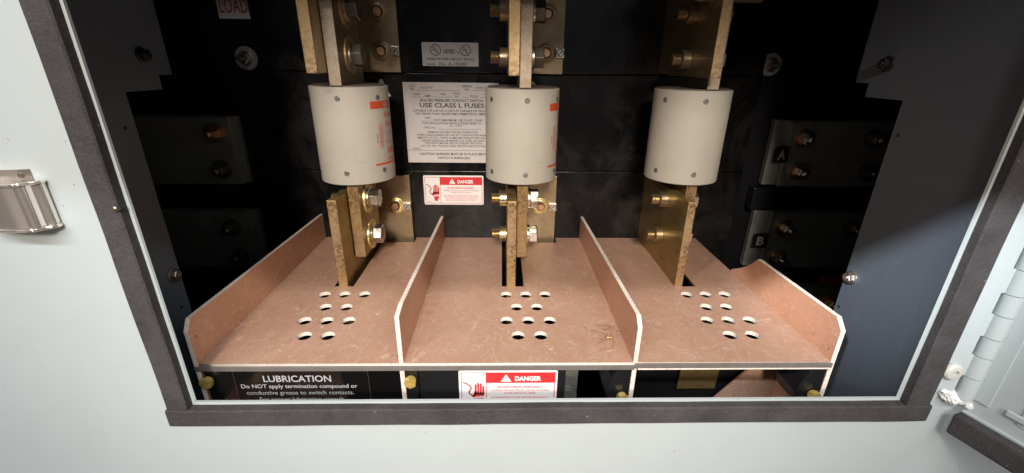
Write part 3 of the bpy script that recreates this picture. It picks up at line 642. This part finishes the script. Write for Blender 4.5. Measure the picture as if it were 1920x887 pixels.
block([(.2788, -.0080), (.2660, -.0080), (.2610, -.0200), (.2565, -.0330), (.2600, -.0460), (.2788, -.0500)], .0004, .03, 'black block with a brass screw below the right tray bay')
def brass(x, y, z, tilt, label):
    t = thing('brass_screw', label, 'screw', (x, y, z), 'brass screws below the tray')
    MB().lathe((x, y, z), (0, -1, 0), [(0, .0044), (.0008, .0045), (.0013, .0043)], 28).build('flange', 'brass', t)
    h = MB(); d = (math.cos(tilt), math.sin(tilt)); hx = [(x+.0054*math.cos(2*PI*k/6+tilt), z+.0054*math.sin(2*PI*k/6+tilt)) for k in range(6)]
    h.prism(hx, 'y', y-.0036, y-.0013)
    for sgn in (1, -1):          # the two lips beside the slot
        n_ = (-d[1]*sgn, d[0]*sgn); q = []
        for px, pz in hx:
            s_ = (px-x)*n_[0]+(pz-z)*n_[1]
            q.append((px, pz, s_))
        keep = []
        for (ax, az, sa), (bx_, bz, sb) in zip(q, q[1:]+q[:1]):
            lim = .0009
            if sa >= lim: keep.append((ax, az))
            if (sa-lim)*(sb-lim) < 0:
                f = (lim-sa)/(sb-sa); keep.append((ax+(bx_-ax)*f, az+(bz-az)*f))
        h.prism(keep, 'y', y-.0056, y-.00361)
    h.build('slotted_head', 'brass', t, .0003)
brass(-.2545, -.0006, -.0165, .45, 'slotted brass screw at the left end below the tray')
brass(-.0835, -.0006, -.0165, .5, 'brass screw right beside the left middle divider, below the tray')
brass(.1000, -.0006, -.0352, .2, 'brass screw beside the right middle divider, half behind the opening edge')
brass(.2712, -.0006, -.0342, .1, 'brass screw at the right end below the tray, just above the opening edge')
for x, sg, z, l in ((-.0931, -1, -.0185, 'small bolt tip poking left out of the left middle divider'), (.1111, 1, -.0185, 'small bolt tip poking right out of the right middle divider')):
    tag(MB().lathe((x, .012, z), (sg, 0, 0), [(0, .0034), (.0016, .0034), (.0016, .0022), (.0034, .002)], 16).build('bolt_tip', 'bright_zinc'), l, 'bolt', 'bolt tips in the dividers')
# sheets and bars standing deeper under the tray
def low(name, cat, label, m, pts, y0, y1, grp=None):
    return tag(MB().prism(pts, 'y', y0, y1).build(name, m, None, .0004), label, cat, grp)
low('back_sheet', 'sheet', 'reddish brown sheet behind the clear sheet below the left tray bay', 'gpo', [(-.2594, -.20), (-.1450, -.20), (-.1650, -.0100), (-.2594, -.0100)], .040, .043, 'brown sheets under the tray')
low('back_sheet', 'sheet', 'reddish brown sheet glimpsed below the right tray bay', 'gpo', [(.1850, -.20), (.2785, -.20), (.2785, -.0250), (.2700, -.0350), (.2450, -.0560), (.2150, -.0950)], .055, .058, 'brown sheets under the tray')  # slanted top cut stands in for the shadow line across this sheet
low('flat_sheet', 'sheet', 'black sheet behind the right tray bay', 'plastic', [(.1115, -.20), (.2785, -.20), (.2785, -.005), (.1115, -.005)], .066, .069)
low('metal_tab', 'tab', 'small brassy metal tab hanging under the right tray bay', 'brassy_copper', [(.1795, -.0810), (.2200, -.0810), (.2215, -.0120), (.1810, -.0120)], .0600, .0625)
gb = thing('support_bar', 'grey upright bar with a round boss, right of the lower danger label', 'bar', (.061, .05, -.1))
MB().box(.0505, .0712, .050, .056, -.16, -.0060).build('bar', 'grey_bar', gb, .0005)
MB().lathe((.0612, .0498, -.0775), (0, -1, 0), [(0, .0098), (.0022, .0096), (.0022, .0074), (.0034, .0072), (.0034, .005), (.0028, .0045)], 36).build('boss', 'grey_bar', gb)

for x, z, l in ((-.4567, -.0014, 'small bright bolt end in the dark far left, left of its twin'), (-.4265, -.0029, 'small bright bolt end in the dark far left, right of its twin')):
    tag(MB().lathe((x, .2785, z), (0, -1, 0), [(0, .0042), (.004, .0042), (.0046, .0030)], 14).build('bolt_end', 'bright_zinc'), l, 'bolt', 'bolt ends in the dark far left')
tag(MB().box(.478, .60, .270, .276, -.0720, -.0560).build('red_strip', 'red_bar', None, .0006), 'dull red strip low in the dark, behind the grey screw of the right side panel', 'strip')
# ------------------------------------------------------------ spider lying on the tray
sp = thing('dead_spider', 'tiny dead long-legged spider on the tray beside the right middle divider', 'spider', (.0935, .033, 0))
b = MB(); b.lathe((.0905, .0335, .0024), (1, -.35, .1), [(0, .0003), (.0007, .0010), (.0018, .0013), (.0030, .0010), (.0036, .0006), (.0042, .0009), (.0050, .0008), (.0056, .0002)], 12); b.build('body', 'spider_body', sp)
def leg(p): MB().tube(p, .00016, 5).build('leg', 'spider', sp)
for p in ([(.0952, .0325, .0028), (.0962, .0380, .0075), (.0968, .0470, .0060), (.0860, .0560, .0004)], [(.0955, .0322, .0028), (.0985, .0390, .0070), (.1000, .0452, .0075), (.0922, .0470, .0004)],
          [(.0955, .0318, .0028), (.1015, .0325, .0050), (.1055, .0345, .0085), (.1030, .0455, .0006)], [(.0945, .0312, .0026), (.0900, .0285, .0050), (.0860, .0280, .0040), (.0850, .0345, .0003)],
          [(.0948, .0310, .0026), (.0900, .0275, .0045), (.0800, .0250, .0004)], [(.0925, .0340, .0024), (.0880, .0372, .0050), (.0830, .0410, .0040), (.0790, .0480, .0003)],
          [(.0930, .0345, .0024), (.0925, .0420, .0050), (.0905, .0505, .0003)], [(.0955, .0312, .0026), (.0965, .0250, .0030), (.0935, .0195, .0004), (.0830, .0185, .0003)]):
    leg(p)
for i, (x, y, s) in enumerate(((.0742, .0520, .0011), (.0820, .0160, .0008))):
    b = MB(); b.lathe((x-s, y, .0003), (1, .3, 0), [(0, .0001), (s*.6, s*.35), (s*1.4, s*.4), (s*2, .0001)], 8)
    tag(b.build('dirt_speck', 'spider'), ('dark crumb of dirt left of the dead spider', 'small brown crumb in front of the dead spider')[i], 'crumb')

# ------------------------------------------------------------ latch on the panel
la = thing('latch', 'shiny chrome catch fixed to the pale panel left of the opening', 'latch', (-.305, -.03, .148))
def arc(cx, cy, r, a0, a1, n): return [(cx+r*math.cos(math.radians(a0+(a1-a0)*k/n)), cy+r*math.sin(math.radians(a0+(a1-a0)*k/n))) for k in range(n+1)]
pr = [(-.3320, -.0320), (-.3280, -.0372), (-.3215, -.0408), (-.3140, -.0428), (-.3060, -.0437), (-.2990, -.0436), (-.2940, -.0428), (-.2912, -.0410), (-.2904, -.0386), (-.2899, -.0364), (-.2882, -.0353), (-.2868, -.0342), (-.2864, -.0325), (-.2871, -.0312)]
def smooth(p, n=5):                            # Catmull-Rom through the profile points
    r = []
    for k in range(len(p)-1):
        a, b, c, d = p[max(k-1, 0)], p[k], p[k+1], p[min(k+2, len(p)-1)]
        for t in range(n):
            t /= n; r.append(tuple(.5*(2*b[q]+(c[q]-a[q])*t+(2*a[q]-5*b[q]+4*c[q]-d[q])*t*t+(3*b[q]-a[q]-3*c[q]+d[q])*t**3) for q in (0, 1)))
    return r+[p[-1]]
pr = smooth(pr); inn = [(x-.0003, y+.0011) for x, y in pr[2:-3]][::-1]
pr = [(x-.0064, y) for x, y in pr]; inn = [(x-.0064, y) for x, y in inn]
b = MB(); b.prism(pr+inn, 'z', .1372, .1636)
for f in b.b.faces: f.smooth = len(f.verts) == 4
b.build('curved_plate', 'chrome_plate', la)
fl = [(x-.0002, y-.0013) for x, y in pr[:38]]+[(-.2954, -.0385), (-.2932, -.0372), (-.2920, -.0345), (-.2920, -.0311)]+[(-.3384, -.0311)]
MB().prism(fl, 'z', .1638, .1660).build('top_flange', 'chrome_plate', la, .0007)
MB().prism(fl, 'z', .1348, .1370).build('bottom_flange', 'chrome_plate', la, .0007)
b = MB(); b.prism(smooth([(-.3460, -.0304), (-.3440, -.0330), (-.3330, -.0345), (-.3200, -.0340), (-.3080, -.0326), (-.3000, -.0304)]), 'z', .1660, .1722)
b.build('base_plate', 'chrome_plate', la, .0006)
MB().lathe((-.3050, -.0316, .1685), (0, -1, 0), [(0, .0018), (.001, .0016)], 16).build('rivet', 'dark_bolt', la)
tag(MB().lathe((-.2487, -.0365, .1492), (0, -1, 0), [(0, .0021), (.0012, .0021), (.0024, .0016), (.0030, .0006)], 20).build('stud_tip', 'dark_bolt'), 'small grey stud tip poking through the left foam gasket', 'stud')
tag(MB().lathe((.3478, -.0322, .0162), (0, -1, 0), [(0, .0072), (.0022, .0072), (.0036, .0060), (.0040, .0045), (.0040, .0024), (.0012, .0022)], 32, cap=False).build('rubber_bumper', 'rubber'), 'round cream rubber bumper between gasket and door hinge', 'bumper')
tag(MB().lathe((.3478, -.0323, .0162), (0, -1, 0), [(0, .0023), (.0014, .0022)], 20).build('bumper_screw', 'dark_bolt'), 'dark screw inside the cream rubber bumper', 'screw')

# ------------------------------------------------------------ door swung open on its hinge
door = thing('door', 'pale grey door swung open on the right with its foam strip and hinge', 'door', (.361, -.0365, -.03))
hx, hy = .3612, -.0368
zs = [.60]+[.1069+.0192*k for k in range(20, 0, -1)]+[.1069, .0874, .0701, .0507, .0342, .0146, -.0060]
hg = MB(); lf = MB()
for i, (za, zb) in enumerate(zip(zs, zs[1:])):
    hg.lathe((hx, hy, zb+.0003), (0, 0, 1), [(0, .0060), (za-zb-.0006, .0060)], 36)
    if i % 2: lf.prism([(hx-.0079, -.0303), (hx-.0079, -.0353), (hx-.0046, -.0362), (hx-.0046, -.0303)], 'z', zb+.0002, za-.0002)
lf.prism([(hx-.0165, -.0302), (hx-.0105, -.0346), (hx-.0078, -.0353), (hx-.0078, -.0302)], 'z', -.006, .60)
lf.build('frame_leaf', 'pale_paint', door)
hg.build('hinge_barrel', 'pale_paint', door)
D = Vector((.30, -.954, 0)).normalized(); Nn = Vector((-D.y, D.x, 0)); Nn = -Nn if Nn.x > 0 else Nn      # Nn = inner side, towards the opening
def dbox(u0, u1, n0, n1, z0, z1):
    b = MB(); P = lambda u, n, z: Vector((hx+.0045, hy, 0))+D*u+Nn*n+Vector((0, 0, z))
    v = [b.b.verts.new(P(u, n, z)) for u in (u0, u1) for n in (n0, n1) for z in (z0, z1)]
    for q in ((0, 1, 3, 2), (4, 6, 7, 5), (0, 4, 5, 1), (2, 3, 7, 6), (0, 2, 6, 4), (1, 5, 7, 3)): b.b.faces.new([v[i] for i in q])
    return b
dbox(.001, .60, -.0040, -.0020, -.0405, .60).build('door_sheet', 'pale_paint', door, .0006)
dbox(.001, .0125, -.0019, -.0004, -.0060, .60).build('hinge_leaf', 'pale_paint', door, .0004)
dbox(.0290, .60, -.0019, -.0010, -.0080, .60).build('stiffener', 'pale_paint', door, .0004)
dbox(.0005, .60, -.0019, .0010, -.0205, -.0180).build('bottom_flange', 'pale_paint', door, .0006)
dbox(-.0005, .60, -.0019, .0085, -.0400, -.0206).build('door_gasket', 'gasket', door, .0022, )
b = dbox(.0215, .034, -.0009, .0012, -.0042, .0010); b.build('cable_clip', 'pale_paint', door, .0009)
# sealant smeared over the bottom hinge corner
b = MB(); bmesh.ops.create_icosphere(b.b, subdivisions=5, radius=1)
for v in b.b.verts:
    p = v.co.copy(); k = 1+.30*noise.noise(p*1.7+Vector((3, 1, 0)))+.16*noise.noise(p*4.6)+.07*noise.noise(p*11)
    v.co = Vector((.3585+p.x*.0118*k, -.0345+p.y*.0052*k, -.0080+p.z*.0062*k-p.x*.0028))
for f in b.b.faces: f.smooth = True
tag(b.build('sealant_blob', 'caulk'), 'lumpy white sealant smeared at the bottom of the door hinge', 'sealant')
b = MB(); b.lathe((.3655, -.0365, -.0125), (.9, -.35, -.25), [(0, .0028), (.003, .0034), (.007, .0022), (.011, .0006)], 14)
for v in b.b.verts: v.co += Vector((noise.noise(v.co*600), noise.noise(v.co*600+Vector((5, 0, 0))), noise.noise(v.co*600+Vector((0, 5, 0)))))*.0008
tag(b.build('sealant_strand', 'caulk'), 'thin ragged strand of white sealant running off towards the open door', 'sealant')
